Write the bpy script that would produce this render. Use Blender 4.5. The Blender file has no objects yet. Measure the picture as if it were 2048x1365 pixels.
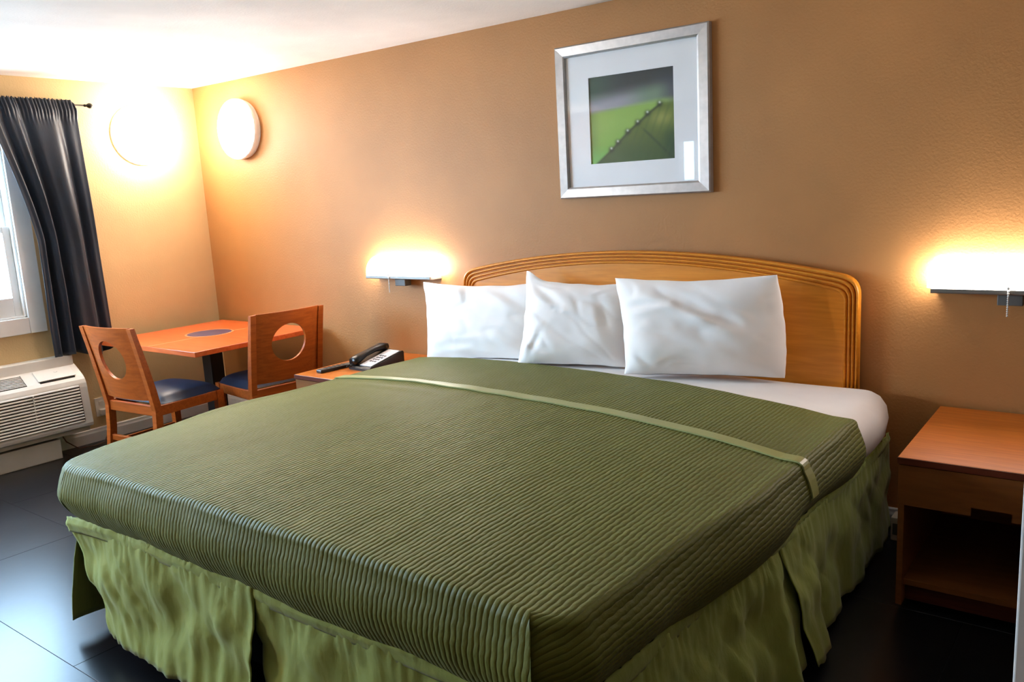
import bpy, bmesh, math, random
from mathutils import Vector, Matrix, noise
C = bpy.context.scene.collection
scn = bpy.context.scene
PI = math.pi
random.seed(4)

# ------------------------------------------------------------------ camera, sky, exposure
F_PX, YAW, PITCH, ROLL = 1658.46, 0.6541, -0.1774, -0.0554
CAM = Vector((5.7313, -3.7291, 1.5497))
cy, sy, cp, sp = math.cos(YAW), math.sin(YAW), math.cos(PITCH), math.sin(PITCH)
fwd = Vector((-sy*cp, cy*cp, sp)); rgt = Vector((cy, sy, 0)); upv = rgt.cross(fwd)
r2 = rgt*math.cos(ROLL) + upv*math.sin(ROLL); u2 = -rgt*math.sin(ROLL) + upv*math.cos(ROLL)
cd = bpy.data.cameras.new('camera'); cam = bpy.data.objects.new('camera', cd); C.objects.link(cam)
cd.sensor_width = 36; cd.lens = F_PX/2048*36; cd.clip_start = .05
M = Matrix((( r2.x, u2.x, -fwd.x, CAM.x), (r2.y, u2.y, -fwd.y, CAM.y), (r2.z, u2.z, -fwd.z, CAM.z), (0, 0, 0, 1)))
cam.matrix_world = M
scn.camera = cam

SKY = (0.46, 0.72, 1.0); SKY_STRENGTH = 13.0
ROUND_LAMP = 14.0; BED_LAMP = 14.5; ROUND_LAMP_BARE = 19.0; ROUND_LAMP_ADDED = 42.0
EXPOSURE = 1.5
w = bpy.data.worlds.new('world'); scn.world = w; w.use_nodes = True
bg = w.node_tree.nodes['Background']; bg.inputs[0].default_value = (*SKY, 1); bg.inputs[1].default_value = SKY_STRENGTH

def portal(loc, rot, sx, sy_):
    l = bpy.data.lights.new('window_portal', 'AREA'); l.shape = 'RECTANGLE'; l.size = sx; l.size_y = sy_
    l.cycles.is_portal = True
    o = bpy.data.objects.new('window_portal', l); C.objects.link(o); o.location = loc; o.rotation_euler = rot
WY0, WY1, WZ0, WZ1 = -1.39, -4.10, 0.925, 2.06           # opening of the left window
portal((-.14, (WY0+WY1)/2, (WZ0+WZ1)/2), (0, -PI/2, 0), WZ1-WZ0, abs(WY1-WY0))
scn.view_settings.view_transform = 'Standard'; scn.view_settings.look = 'None'
scn.view_settings.exposure = EXPOSURE; scn.view_settings.gamma = 1; scn.view_settings.use_curve_mapping = False

# ------------------------------------------------------------------ materials
def s2l(c):
    return tuple(((v/255)/12.92 if v/255 <= .04045 else ((v/255+.055)/1.055)**2.4) for v in c)

class Mat:
    def __init__(s, name, col, rough=.5, spec=.5, metal=0.0, srgb=True):
        s.m = bpy.data.materials.new(name); s.m.use_nodes = True; s.t = s.m.node_tree
        s.b = s.t.nodes['Principled BSDF']; s.col = s2l(col) if srgb else col
        s.b.inputs['Base Color'].default_value = (*s.col, 1); s.b.inputs['Roughness'].default_value = rough
        s.b.inputs['Specular IOR Level'].default_value = spec; s.b.inputs['Metallic'].default_value = metal
    def n(s, t, **k):
        nd = s.t.nodes.new(t)
        for a, v in k.items(): setattr(nd, a, v)
        return nd
    def l(s, a, b): s.t.links.new(a, b)
    def coord(s, scale=(1, 1, 1), kind='Object'):
        tc = s.n('ShaderNodeTexCoord'); mp = s.n('ShaderNodeMapping'); mp.inputs['Scale'].default_value = scale
        s.l(tc.outputs[kind], mp.inputs[0]); return mp.outputs[0]
    def noise(s, sc, det=3, scale=(1, 1, 1), kind='Object', dist=0):
        t = s.n('ShaderNodeTexNoise'); t.inputs['Scale'].default_value = sc; t.inputs['Detail'].default_value = det
        t.inputs['Distortion'].default_value = dist
        s.l(s.coord(scale, kind), t.inputs['Vector']); return t.outputs['Fac']
    def ramp(s, fac, c0, c1, p0=.3, p1=.7):
        r = s.n('ShaderNodeValToRGB'); e = r.color_ramp.elements
        e[0].position, e[1].position = p0, p1; e[0].color = (*s2l(c0), 1); e[1].color = (*s2l(c1), 1)
        s.l(fac, r.inputs[0]); s.l(r.outputs[0], s.b.inputs['Base Color']); return r
    def bump(s, h, strength=.3, dist=.01):
        b = s.n('ShaderNodeBump'); b.inputs['Strength'].default_value = strength; b.inputs['Distance'].default_value = dist
        s.l(h, b.inputs['Height']); s.l(b.outputs[0], s.b.inputs['Normal'])

def simple(name, col, rough=.5, spec=.5, metal=0, var=.06, sc=6, bump=0, bsc=200):
    m = Mat(name, col, rough, spec, metal)
    lo = tuple(max(0, c*(1-var)) for c in col); hi = tuple(min(255, c*(1+var)) for c in col)
    m.ramp(m.noise(sc, 3), lo, hi)
    if bump: m.bump(m.noise(bsc, 2), bump, .002)
    return m.m
def wood(name, c0, c1, rough=.35, axis=(1, 12, 12), spec=.5):
    m = Mat(name, c0, rough, spec)
    f = m.noise(5, 5, axis, dist=.6); m.ramp(f, c0, c1, .35, .68); m.bump(m.noise(30, 2, axis), .05, .002)
    return m.m
def emit(name, col, st):
    m = Mat(name, (255, 255, 255), .4)
    m.b.inputs['Emission Color'].default_value = (*col, 1); m.b.inputs['Emission Strength'].default_value = st
    # the acrylic is a touch uneven
    mx = m.noise(8, 1); mul = m.n('ShaderNodeMath', operation='MULTIPLY_ADD'); mul.inputs[1].default_value = st*.1; mul.inputs[2].default_value = st*.95
    m.l(mx, mul.inputs[0]); m.l(mul.outputs[0], m.b.inputs['Emission Strength'])
    return m.m

def wall_mat(name, col, rough=.55, bump=.35):
    m = Mat(name, col, rough, .35)
    lo = tuple(c*.96 for c in col); hi = tuple(min(255, c*1.04) for c in col)
    m.ramp(m.noise(1.7, 4), lo, hi)
    m.bump(m.noise(90, 3), bump, .004)
    return m.m
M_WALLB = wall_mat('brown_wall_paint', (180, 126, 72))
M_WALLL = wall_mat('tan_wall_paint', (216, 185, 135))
M_WALLD = wall_mat('brown_wall_paint_darkened', (112, 76, 46))  # unseen walls, darkened to cut the light they bounce back
M_CEIL = wall_mat('white_ceiling_paint', (240, 236, 232), .8, .25)
M_WHITE = simple('white_trim_paint', (236, 234, 230), .4, .5, var=.02)
M_TILE = Mat('dark_floor_tile', (20, 20, 24), .28, .34)
M_TILE.ramp(M_TILE.noise(3, 5), (15, 15, 18), (26, 25, 29)); M_TILE.bump(M_TILE.noise(25, 3), .06, .003); M_TILE = M_TILE.m
M_GROUT = simple('floor_joint', (12, 12, 14), .6)
M_ACW = simple('ivory_plastic', (232, 226, 216), .45, .5, var=.02)
M_ACG = simple('ivory_plastic_base', (206, 198, 184), .5, .5, var=.03)
M_GAPSHADE = simple('recess_shade', (28, 24, 22), .7, .2)  # dark colour painted as shade in the air conditioner's gaps
M_WOODO = wood('orange_cherry_wood', (156, 72, 20), (182, 90, 30), .35)
M_WOODH = wood('honey_headboard_wood', (218, 134, 28), (234, 150, 42), .38)
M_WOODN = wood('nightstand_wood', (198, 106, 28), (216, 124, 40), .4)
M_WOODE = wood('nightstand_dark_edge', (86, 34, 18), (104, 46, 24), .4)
M_WOODF = wood('nightstand_shade_wood', (126, 76, 34), (140, 86, 40), .5, (1, 8, 8), .3)  # darkened to put the shade of the front and inside into the colour
M_TABLE = wood('table_laminate', (206, 92, 40), (226, 112, 54), .28, (1, 7, 7))
M_INLAY = simple('inlay_dark', (84, 70, 92), .35, var=.08)
M_INLINE = simple('inlay_pale', (232, 150, 100), .35)
M_BLACKM = simple('black_metal', (18, 17, 18), .45, .5)
M_SEAT = simple('navy_vinyl', (28, 40, 62), .45, .45, var=.12, sc=20, bump=.2, bsc=120)
M_CURT = Mat('charcoal_curtain', (30, 34, 42), .42, .5)
M_CURT.ramp(M_CURT.noise(4, 3), (25, 34, 47), (34, 45, 60)); M_CURT.bump(M_CURT.noise(260, 2, (1, 1, .3)), .15, .002)
M_CURT.b.inputs['Sheen Weight'].default_value = .15; M_CURT = M_CURT.m
M_ROD = simple('black_rod_metal', (34, 28, 20), .35, .6, .6)
M_SHEET = Mat('white_cotton', (246, 243, 241), .75, .25); M_SHEET.ramp(M_SHEET.noise(5, 3), (243, 240, 238), (249, 247, 245)); M_SHEET.bump(M_SHEET.noise(7, 4, dist=.4), .12, .02); M_SHEET.b.inputs['Sheen Weight'].default_value = .1; M_SHEET = M_SHEET.m
M_PILLOW = Mat('white_pillowcase', (238, 235, 234), .75, .25); M_PILLOW.ramp(M_PILLOW.noise(5, 3), (244, 241, 239), (250, 248, 246)); M_PILLOW.bump(M_PILLOW.noise(5, 3, (1, 1, 1), dist=.6), .10, .02); M_PILLOW.b.inputs['Sheen Weight'].default_value = .1; M_PILLOW = M_PILLOW.m
M_SKIRT = Mat('light_olive_cotton', (146, 158, 82), .7, .3)
M_SKIRT.ramp(M_SKIRT.noise(6, 3), (146, 160, 74), (158, 172, 86)); M_SKIRT.bump(M_SKIRT.noise(14, 4, (1, 1, .5), dist=.5), .3, .02)
M_SKIRT.b.inputs['Sheen Weight'].default_value = .15; M_SKIRT = M_SKIRT.m
M_BAND = simple('pale_olive_satin', (158, 164, 104), .4, .5, var=.04)
M_BOX = simple('dark_box_spring_cloth', (40, 38, 32), .8, .2)
M_SILVER = simple('brushed_silver', (172, 170, 168), .36, .5, .75, var=.04, sc=30)
M_MAT = simple('picture_mat_board', (248, 247, 247), .8, .2, var=.01)
M_CHROME = simple('grey_metal', (140, 136, 128), .4, .5, .5)
M_SWITCH = simple('grey_switch_plastic', (96, 96, 92), .5)
M_CHAIN = simple('white_pull_chain', (230, 226, 220), .4)
M_PHONE = simple('black_phone_plastic', (14, 14, 15), .3, .5)
M_PLATE = simple('white_phone_plate', (222, 220, 222), .5)
M_KEY = simple('dark_keys', (70, 68, 70), .5)
M_OUTLET = simple('ivory_outlet', (226, 218, 204), .45)
M_BULBW = emit('round_lamp_glow', (1.0, .92, .81), ROUND_LAMP)
M_BULBB = emit('round_lamp_glow_bare', (1.0, .92, .81), ROUND_LAMP_BARE)
M_BULBF = emit('round_lamp_glow_added', (1.0, .92, .81), ROUND_LAMP_ADDED)  # glow of the added lamp out of view
M_TUBEW = emit('bed_lamp_glow', (1.0, .94, .90), BED_LAMP)
M_GROUND = simple('pale_concrete', (170, 168, 160), .9, .2)

def glass(name, refl=.08):
    m = bpy.data.materials.new(name); m.use_nodes = True; t = m.node_tree; t.nodes.remove(t.nodes['Principled BSDF'])
    out = t.nodes['Material Output']; tr = t.nodes.new('ShaderNodeBsdfTransparent'); gl = t.nodes.new('ShaderNodeBsdfGlossy')
    gl.inputs['Roughness'].default_value = .02; fr = t.nodes.new('ShaderNodeFresnel'); fr.inputs[0].default_value = 1.5
    ge = t.nodes.new('ShaderNodeNewGeometry'); iv = t.nodes.new('ShaderNodeMath'); iv.operation = 'SUBTRACT'; iv.inputs[0].default_value = 1; t.links.new(ge.outputs['Backfacing'], iv.inputs[1])
    mu = t.nodes.new('ShaderNodeMath'); mu.operation = 'MULTIPLY'; t.links.new(fr.outputs[0], mu.inputs[0]); t.links.new(iv.outputs[0], mu.inputs[1])   # one reflection, at the face the ray enters by
    mx = t.nodes.new('ShaderNodeMixShader'); t.links.new(mu.outputs[0], mx.inputs[0]); t.links.new(tr.outputs[0], mx.inputs[1]); t.links.new(gl.outputs[0], mx.inputs[2])
    t.links.new(mx.outputs[0], out.inputs[0]); return m
M_GLASS = glass('clear_glass')

def bedspread_mat():
    m = Mat('olive_ribbed_satin', (98, 106, 34), .60, .28)
    uv = m.n('ShaderNodeUVMap'); uv.uv_map = 'UVMap'; sx = m.n('ShaderNodeSeparateXYZ'); m.l(uv.outputs[0], sx.inputs[0])
    def math_(op, a, b=None, c=None):
        k = m.n('ShaderNodeMath', operation=op)
        for i, v in enumerate((a, b, c)):
            if v is None: continue
            if isinstance(v, (int, float)): k.inputs[i].default_value = v
            else: m.l(v, k.inputs[i])
        return k.outputs[0]
    nz = m.n('ShaderNodeTexNoise'); nz.inputs['Scale'].default_value = 14; nz.inputs['Detail'].default_value = 2; m.l(uv.outputs[0], nz.inputs['Vector'])
    # stitched ribs along the length of the bed, each puckered every few centimetres
    pk = math_('MULTIPLY', math_('SINE', math_('MULTIPLY', sx.outputs[1], 2*PI/.042)), .05)
    uu = math_('ADD', math_('ADD', math_('MULTIPLY', sx.outputs[0], 1/.0165), math_('MULTIPLY', nz.outputs[0], .5)), pk)
    rib = math_('ABSOLUTE', math_('SINE', math_('MULTIPLY', uu, PI)))
    rib = math_('POWER', rib, .55)
    n2 = m.n('ShaderNodeTexNoise'); n2.inputs['Scale'].default_value = 55; n2.inputs['Detail'].default_value = 3
    mp = m.n('ShaderNodeMapping'); mp.inputs['Scale'].default_value = (1.6, .8, 1); m.l(uv.outputs[0], mp.inputs[0]); m.l(mp.outputs[0], n2.inputs['Vector'])
    h = math_('ADD', rib, math_('MULTIPLY', n2.outputs[0], .9))
    m.bump(h, .72, .004)
    m.ramp(m.noise(2.2, 4), (98, 102, 28), (107, 110, 36))
    m.b.inputs['Sheen Weight'].default_value = .06; m.b.inputs['Sheen Roughness'].default_value = .4
    return m.m
M_SPREAD = bedspread_mat()

# ------------------------------------------------------------------ mesh helpers
def link(name, me, mat=None, parent=None, smooth=False):
    o = bpy.data.objects.new(name, me); C.objects.link(o)
    if mat: me.materials.append(mat)
    if parent: o.parent = parent
    if smooth:
        for p in me.polygons: p.use_smooth = True
    return o
def mesh(name, verts, faces, mat=None, parent=None, smooth=False):
    me = bpy.data.meshes.new(name); me.from_pydata([tuple(v) for v in verts], [], faces); me.update()
    return link(name, me, mat, parent, smooth)
def from_bm(name, bm, mat=None, parent=None, smooth=False):
    bmesh.ops.recalc_face_normals(bm, faces=bm.faces)
    me = bpy.data.meshes.new(name); bm.to_mesh(me); bm.free()
    return link(name, me, mat, parent, smooth)
def add_box(bm, a, b, bev=0, seg=2, mtx=None):
    x0, y0, z0 = (min(a[i], b[i]) for i in range(3)); x1, y1, z1 = (max(a[i], b[i]) for i in range(3))
    vs = [bm.verts.new(v) for v in ((x0,y0,z0),(x1,y0,z0),(x1,y1,z0),(x0,y1,z0),(x0,y0,z1),(x1,y0,z1),(x1,y1,z1),(x0,y1,z1))]
    fs = [bm.faces.new([vs[i] for i in f]) for f in ((0,3,2,1),(4,5,6,7),(0,1,5,4),(1,2,6,5),(2,3,7,6),(3,0,4,7))]
    if mtx:
        for v in vs: v.co = mtx @ v.co
    if bev:
        es = list({e for f in fs for e in f.edges})
        bmesh.ops.bevel(bm, geom=es, offset=bev, segments=seg, affect='EDGES', profile=.5)
def box(name, a, b, mat, parent=None, bev=0.002, seg=2, smooth=False):
    bm = bmesh.new(); add_box(bm, a, b, bev, seg); return from_bm(name, bm, mat, parent, smooth)
def add_prism(bm, poly, y0, y1, fn):
    """closed 2-D polygon swept between two values; fn(p, t) -> 3-D"""
    A = [bm.verts.new(fn(p, y0)) for p in poly]; B = [bm.verts.new(fn(p, y1)) for p in poly]
    n = len(poly)
    bm.faces.new(A); bm.faces.new(list(reversed(B)))
    for i in range(n): bm.faces.new((A[i], B[i], B[(i+1) % n], A[(i+1) % n]))
def prism_y(name, poly, y0, y1, mat, parent=None, smooth=False):
    bm = bmesh.new(); add_prism(bm, poly, y0, y1, lambda p, t: (p[0], t, p[1])); return from_bm(name, bm, mat, parent, smooth)
def add_tube(bm, pts, r, n=10, taper=None):
    pts = [Vector(p) for p in pts]; rings = []
    ref = Vector((0, 0, 1))
    for i, p in enumerate(pts):
        d = (pts[min(i+1, len(pts)-1)] - pts[max(i-1, 0)]).normalized()
        a = d.cross(ref if abs(d.dot(ref)) < .95 else Vector((1, 0, 0))).normalized(); b = d.cross(a)
        rr = r if taper is None else r*taper[i]
        rings.append([bm.verts.new(p + a*rr*math.cos(2*PI*k/n) + b*rr*math.sin(2*PI*k/n)) for k in range(n)])
    for i in range(len(rings)-1):
        for k in range(n): bm.faces.new((rings[i][k], rings[i][(k+1) % n], rings[i+1][(k+1) % n], rings[i+1][k]))
    bm.faces.new(rings[0]); bm.faces.new(rings[-1])
def tube(name, pts, r, mat, parent=None, n=10, taper=None):
    bm = bmesh.new(); add_tube(bm, pts, r, n, taper); return from_bm(name, bm, mat, parent, True)
def add_lathe(bm, prof, fn, n=48):
    """prof = [(r, h)]; fn(r, angle, h) -> 3-D"""
    rings = []
    for r, h in prof:
        if r < 1e-6: rings.append([bm.verts.new(fn(0, 0, h))])
        else: rings.append([bm.verts.new(fn(r, 2*PI*k/n, h)) for k in range(n)])
    for a, b in zip(rings, rings[1:]):
        for k in range(n):
            q = (k+1) % n
            if len(a) == 1 and len(b) == 1: continue
            if len(a) == 1: bm.faces.new((a[0], b[k], b[q]))
            elif len(b) == 1: bm.faces.new((a[k], a[q], b[0]))
            else: bm.faces.new((a[k], a[q], b[q], b[k]))
def tag(o, label=None, cat=None, group=None, kind=None):
    if label: o['label'] = label
    if cat: o['category'] = cat
    if group: o['group'] = group
    if kind: o['kind'] = kind
    return o
def thing(name, label, cat, loc=(0, 0, 0), rz=0, group=None):
    o = bpy.data.objects.new(name, None); C.objects.link(o); o.location = loc; o.rotation_euler = (0, 0, rz); o.empty_display_size = .1
    return tag(o, label, cat, group)
def copy_tree(o, parent=None):
    c = o.copy(); C.objects.link(c); c.parent = parent
    for ch in list(o.children): copy_tree(ch, c)
    return c
def nz(x, y=0, z=0): return noise.noise(Vector((x, y, z)))

# ------------------------------------------------------------------ the room
X1, Y1, HC = 7.20, -5.00, 2.44
fl = box('floor', (0, Y1, -.12), (X1, 0, -.004), M_GROUT, None, 0); tag(fl, 'dark grey tiled floor', kind='structure')
TX, TY = 1.24, .62
tile_me = {}
def tile(x0, y0, x1, y1):
    x0, x1 = max(x0, 0), min(x1, X1); y0, y1 = max(y0, Y1), min(y1, 0)
    if x1-x0 < .03 or y1-y0 < .03: return
    key = (round(x1-x0, 3), round(y1-y0, 3))
    g = .0008
    if key not in tile_me:
        bm = bmesh.new(); add_box(bm, (g, g, -.006), (key[0]-g, key[1]-g, 0), .0008, 1); bmesh.ops.recalc_face_normals(bm, faces=bm.faces)
        me = bpy.data.meshes.new('tile'); bm.to_mesh(me); bm.free(); me.materials.append(M_TILE); tile_me[key] = me
    o = bpy.data.objects.new('tile', tile_me[key]); C.objects.link(o); o.location = (x0, y0, 0); o.parent = fl
ny = 9
for j in range(-1, ny):
    yb = -2.58 - TY + (j-3)*TY*1.0
    for i in range(-2, 12):
        xb = 2.838 + (i-4)*TX + (.46 if (j % 2 == 1) else 0)
        tile(xb, yb, xb+TX, yb+TY)
box_ceiling = box('ceiling', (-.15, Y1-.15, HC), (X1+.15, .15, HC+.1), M_CEIL, None, 0); tag(box_ceiling, 'white textured ceiling', kind='structure')
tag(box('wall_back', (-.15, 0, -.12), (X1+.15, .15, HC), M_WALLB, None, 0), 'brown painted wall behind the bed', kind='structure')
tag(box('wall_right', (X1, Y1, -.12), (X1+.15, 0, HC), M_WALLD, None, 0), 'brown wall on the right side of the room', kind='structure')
bm = bmesh.new()   # left wall around the window opening
add_box(bm, (-.15, WY0, -.12), (0, 0, HC)); add_box(bm, (-.15, Y1, -.12), (0, WY1, HC))
add_box(bm, (-.15, WY1, -.12), (0, WY0, WZ0)); add_box(bm, (-.15, WY1, WZ1), (0, WY0, HC))
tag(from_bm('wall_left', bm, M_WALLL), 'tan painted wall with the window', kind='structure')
# front wall, behind the camera, with one narrow door light
FX0, FX1, FZ0, FZ1 = 1.55, 1.74, 1.58, 2.0
bm = bmesh.new()
add_box(bm, (-.15, Y1-.15, -.12), (FX0, Y1, HC)); add_box(bm, (FX1, Y1-.15, -.12), (X1+.15, Y1, HC))
add_box(bm, (FX0, Y1-.15, -.12), (FX1, Y1, FZ0)); add_box(bm, (FX0, Y1-.15, FZ1), (FX1, Y1, HC))
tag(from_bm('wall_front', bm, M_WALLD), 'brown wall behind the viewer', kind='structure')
tag(box('window_2', (FX0, Y1-.10, FZ0), (FX1, Y1-.095, FZ1), M_GLASS, None, 0), 'small pane in the wall behind the viewer', kind='structure')
tag(box('ground', (-9, -9, -.4), (X1+6, 6, -.3), M_GROUND, None, 0), 'pale paving outside', kind='structure')

# skirting boards, with a rounded top
def skirt_prof(h=.095, t=.014): return [(0, 0), (t, 0), (t, h-.03), (t*.75, h-.018), (t*.7, h-.006), (t*.35, h), (0, h)]
b = prism_y('baseboard_left', skirt_prof(), Y1, 0, M_WHITE); tag(b, 'white baseboard under the window wall', kind='structure')
bm = bmesh.new(); add_prism(bm, skirt_prof(), .014, X1, lambda p, t: (t, -p[0], p[1])); b = from_bm('baseboard_back', bm, M_WHITE); tag(b, 'white baseboard behind the bed', kind='structure')

# window: casing, two sashes with panes
win = bpy.data.objects.new('window_1', None); C.objects.link(win); tag(win, 'white sash window half behind the dark curtain', kind='structure')
cas = .105
bm = bmesh.new()
for a, b_ in (((0, WY0+cas, WZ0-cas), (.022, WY0, WZ1+cas)), ((0, WY1, WZ0-cas), (.022, WY1-cas, WZ1+cas)), ((0, WY0, WZ1), (.022, WY1, WZ1+cas)), ((0, WY0, WZ0-cas), (.022, WY1, WZ0))):
    add_box(bm, a, b_, .004)
from_bm('casing', bm, M_WHITE, win)
bm = bmesh.new()
for a, b_ in (((-.13, WY0, WZ0), (0, WY0-.012, WZ1)), ((-.13, WY1, WZ0), (0, WY1+.012, WZ1)), ((-.13, WY0, WZ1), (0, WY1, WZ1-.012)), ((-.13, WY0, WZ0), (0, WY1, WZ0+.012))):
    add_box(bm, a, b_, .002)
from_bm('jamb', bm, M_WHITE, win)
wm = (WY0+WY1)/2
def sash(x, ya, yb, z0, z1, rail):
    s = .045; bm = bmesh.new()
    add_box(bm, (x, ya, z0), (x+.03, ya-s, z1), .003); add_box(bm, (x, yb, z0), (x+.03, yb+s, z1), .003)
    add_box(bm, (x, ya-s, z0), (x+.03, yb+s, z0+rail), .003); add_box(bm, (x, ya-s, z1-.04), (x+.03, yb+s, z1), .003)
    o = from_bm('sash', bm, M_WHITE, win)
    box('pane', (x+.012, ya-s, z0+rail), (x+.017, yb+s, z1-.04), M_GLASS, o, 0)
for ya, yb in ((WY0-.012, wm+.02), (wm-.02, WY1+.012)):
    sash(-.06, ya, yb, WZ0+.012, 1.51, .12); sash(-.10, ya, yb, 1.47, WZ1-.012, .04)
box('mullion', (-.11, wm+.02, WZ0+.012), (-.02, wm-.02, WZ1-.012), M_WHITE, win)

# white door leaf standing open at the right margin
dr = box('door_1', (5.626, -2.49, .012), (6.43, -2.45, 2.03), M_WHITE, None, .003); tag(dr, 'white door leaf standing open at the right edge', kind='structure')
for z0, z1 in ((.2, .9), (1.05, 1.85)):
    for xa in (5.74, 6.08):
        bm = bmesh.new(); add_box(bm, (xa, -2.496, z0), (xa+.26, -2.45, z1), .004); from_bm('panel', bm, M_WHITE, dr)
bm = bmesh.new(); add_lathe(bm, [(.026, 0), (.026, .006), (.011, .012), (.011, .03), (.027, .04), (.03, .055), (.02, .068), (0, .07)], lambda r, a, h: (5.70+r*math.cos(a), -2.49-h, .98+r*math.sin(a)), 20); from_bm('door_knob', bm, M_CHROME, dr, True)

# ------------------------------------------------------------------ bed
def lerp_tab(tab, t):
    if t <= tab[0][0]: return tab[0][1]
    for (a, va), (b, vb) in zip(tab, tab[1:]):
        if t <= b:
            k = (t-a)/(b-a); k = k*k*(3-2*k); return va + (vb-va)*k
    return tab[-1][1]
XL = [(-2.48, 2.58), (-2.1, 2.475), (-1.6, 2.40), (-.9, 2.44), (0, 2.49)]     # outer bulge, left side
XR = [(-2.60, 4.865), (-2.0, 4.89), (-1.2, 4.95), (-.3, 4.975), (0, 4.965)]    # outer bulge, right side
YF = -2.475                                                                    # outer bulge, foot
BXC, BW = 3.68, 1.17
def ztop(x, y):
    k = min(1, abs((x-BXC)/BW)); e = max(0, 1 - abs((y+1.2)/1.5)**4)
    return .652 + .042*(1-k**3)*e
bed = thing('bed', 'king bed with white fitted sheet and pale olive bed skirt', 'bed', (BXC, -1.25, 0))
def bchild(o): o.parent = bed; o.matrix_parent_inverse = Matrix.Translation((-BXC, 1.25, 0)); return o

def rounded_outline(ins, yh, nside=26, rc=.12):
    """closed outline of the bed, counter-clockwise from the head-left corner, inset by ins"""
    pts = []; yf = YF+ins; yt = yh-ins*.3
    def side(tab, s, ya, yb, n): return [(lerp_tab(tab, ya+(yb-ya)*i/n)+s*ins, ya+(yb-ya)*i/n) for i in range(n+1)]
    rc = max(.02, rc-ins*.6)
    def arc(cx, cy_, a0, a1, n=8): return [(cx+rc*math.cos(a0+(a1-a0)*i/n), cy_+rc*math.sin(a0+(a1-a0)*i/n)) for i in range(1, n)]
    L = side(XL, 1, yt-rc, yf+rc, nside); pts += L
    pts += arc(L[-1][0]+rc, yf+rc, PI, 1.5*PI)
    R = side(XR, -1, yf+rc, yt-rc, nside)
    xa, xb = L[-1][0]+rc, R[0][0]-rc
    pts += [(xa+(xb-xa)*i/30, yf) for i in range(31)]
    pts += arc(R[0][0]-rc, yf+rc, 1.5*PI, 2*PI)
    pts += R
    pts += arc(R[-1][0]-rc, yt-rc, 0, .5*PI)
    xa, xb = R[-1][0]-rc, L[0][0]+rc
    pts += [(xa+(xb-xa)*i/30, yt) for i in range(31)]
    pts += arc(L[0][0]+rc, yt-rc, .5*PI, PI)
    return pts
def solid_rings(name, rings, mat, capz, crown=False):
    V, Fc = [], []; n = len(rings[0][0])
    for pts, z in rings: V += [(p[0], p[1], z) for p in pts]
    base = len(rings)-1; last = rings[-1][0]; cx, cyy = BXC, -1.2
    for f in (.92, .8, .62, .42, .2):
        for p in last:
            x, y = cx+(p[0]-cx)*f, cyy+(p[1]-cyy)*f
            V.append((x, y, capz + (ztop(x, y)-.652 if crown else 0)))
    nr = len(rings)+5
    for k in range(nr-1):
        for i in range(n):
            q = (i+1) % n; Fc.append((k*n+i, k*n+q, (k+1)*n+q, (k+1)*n+i))
    Fc.append(tuple(range(n-1, -1, -1))); Fc.append(tuple((nr-1)*n+i for i in range(n)))
    return mesh(name, V, Fc, mat, None, True)
MY = -.092
prof = [(.12, .405), (.085, .415), (.062, .45), (.045, .50), (.034, .555), (.034, .60), (.050, .632), (.075, .644), (.10, .645)]
mt = bchild(solid_rings('mattress', [(rounded_outline(i+.012, MY), z) for i, z in prof], M_SHEET, .645, True)); mt['label'] = 'white fitted sheet over the mattress'
# puffed, tucked side of the sheet near the head
for v in mt.data.vertices:
    c = v.co
    if c.z < .64 and c.x > 4.6 and c.y > -.75:
        k = math.sin(PI*min(1, max(0, (c.z-.40)/.24))); c.x += .040*k*math.sin(PI*min(1, max(0, (c.y+.75)/.7))) + .004*nz(c.y*14, c.z*6)
bxp = [(.10, .16), (.085, .17), (.085, .395), (.10, .405)]
bchild(solid_rings('box_spring', [(rounded_outline(i+.012, MY), z) for i, z in bxp], M_BOX, .405))
for lx, ly in ((2.75, -2.2), (4.6, -2.2), (2.75, -.3), (4.6, -.3), (3.68, -1.2)):
    bm = bmesh.new(); add_lathe(bm, [(0, 0), (.024, 0), (.026, .01), (.02, .03), (.02, .17), (0, .17)], lambda r, a, h: (lx+r*math.cos(a), ly+r*math.sin(a), h), 14)
    bchild(from_bm('leg', bm, M_BLACKM, None, True))

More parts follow.
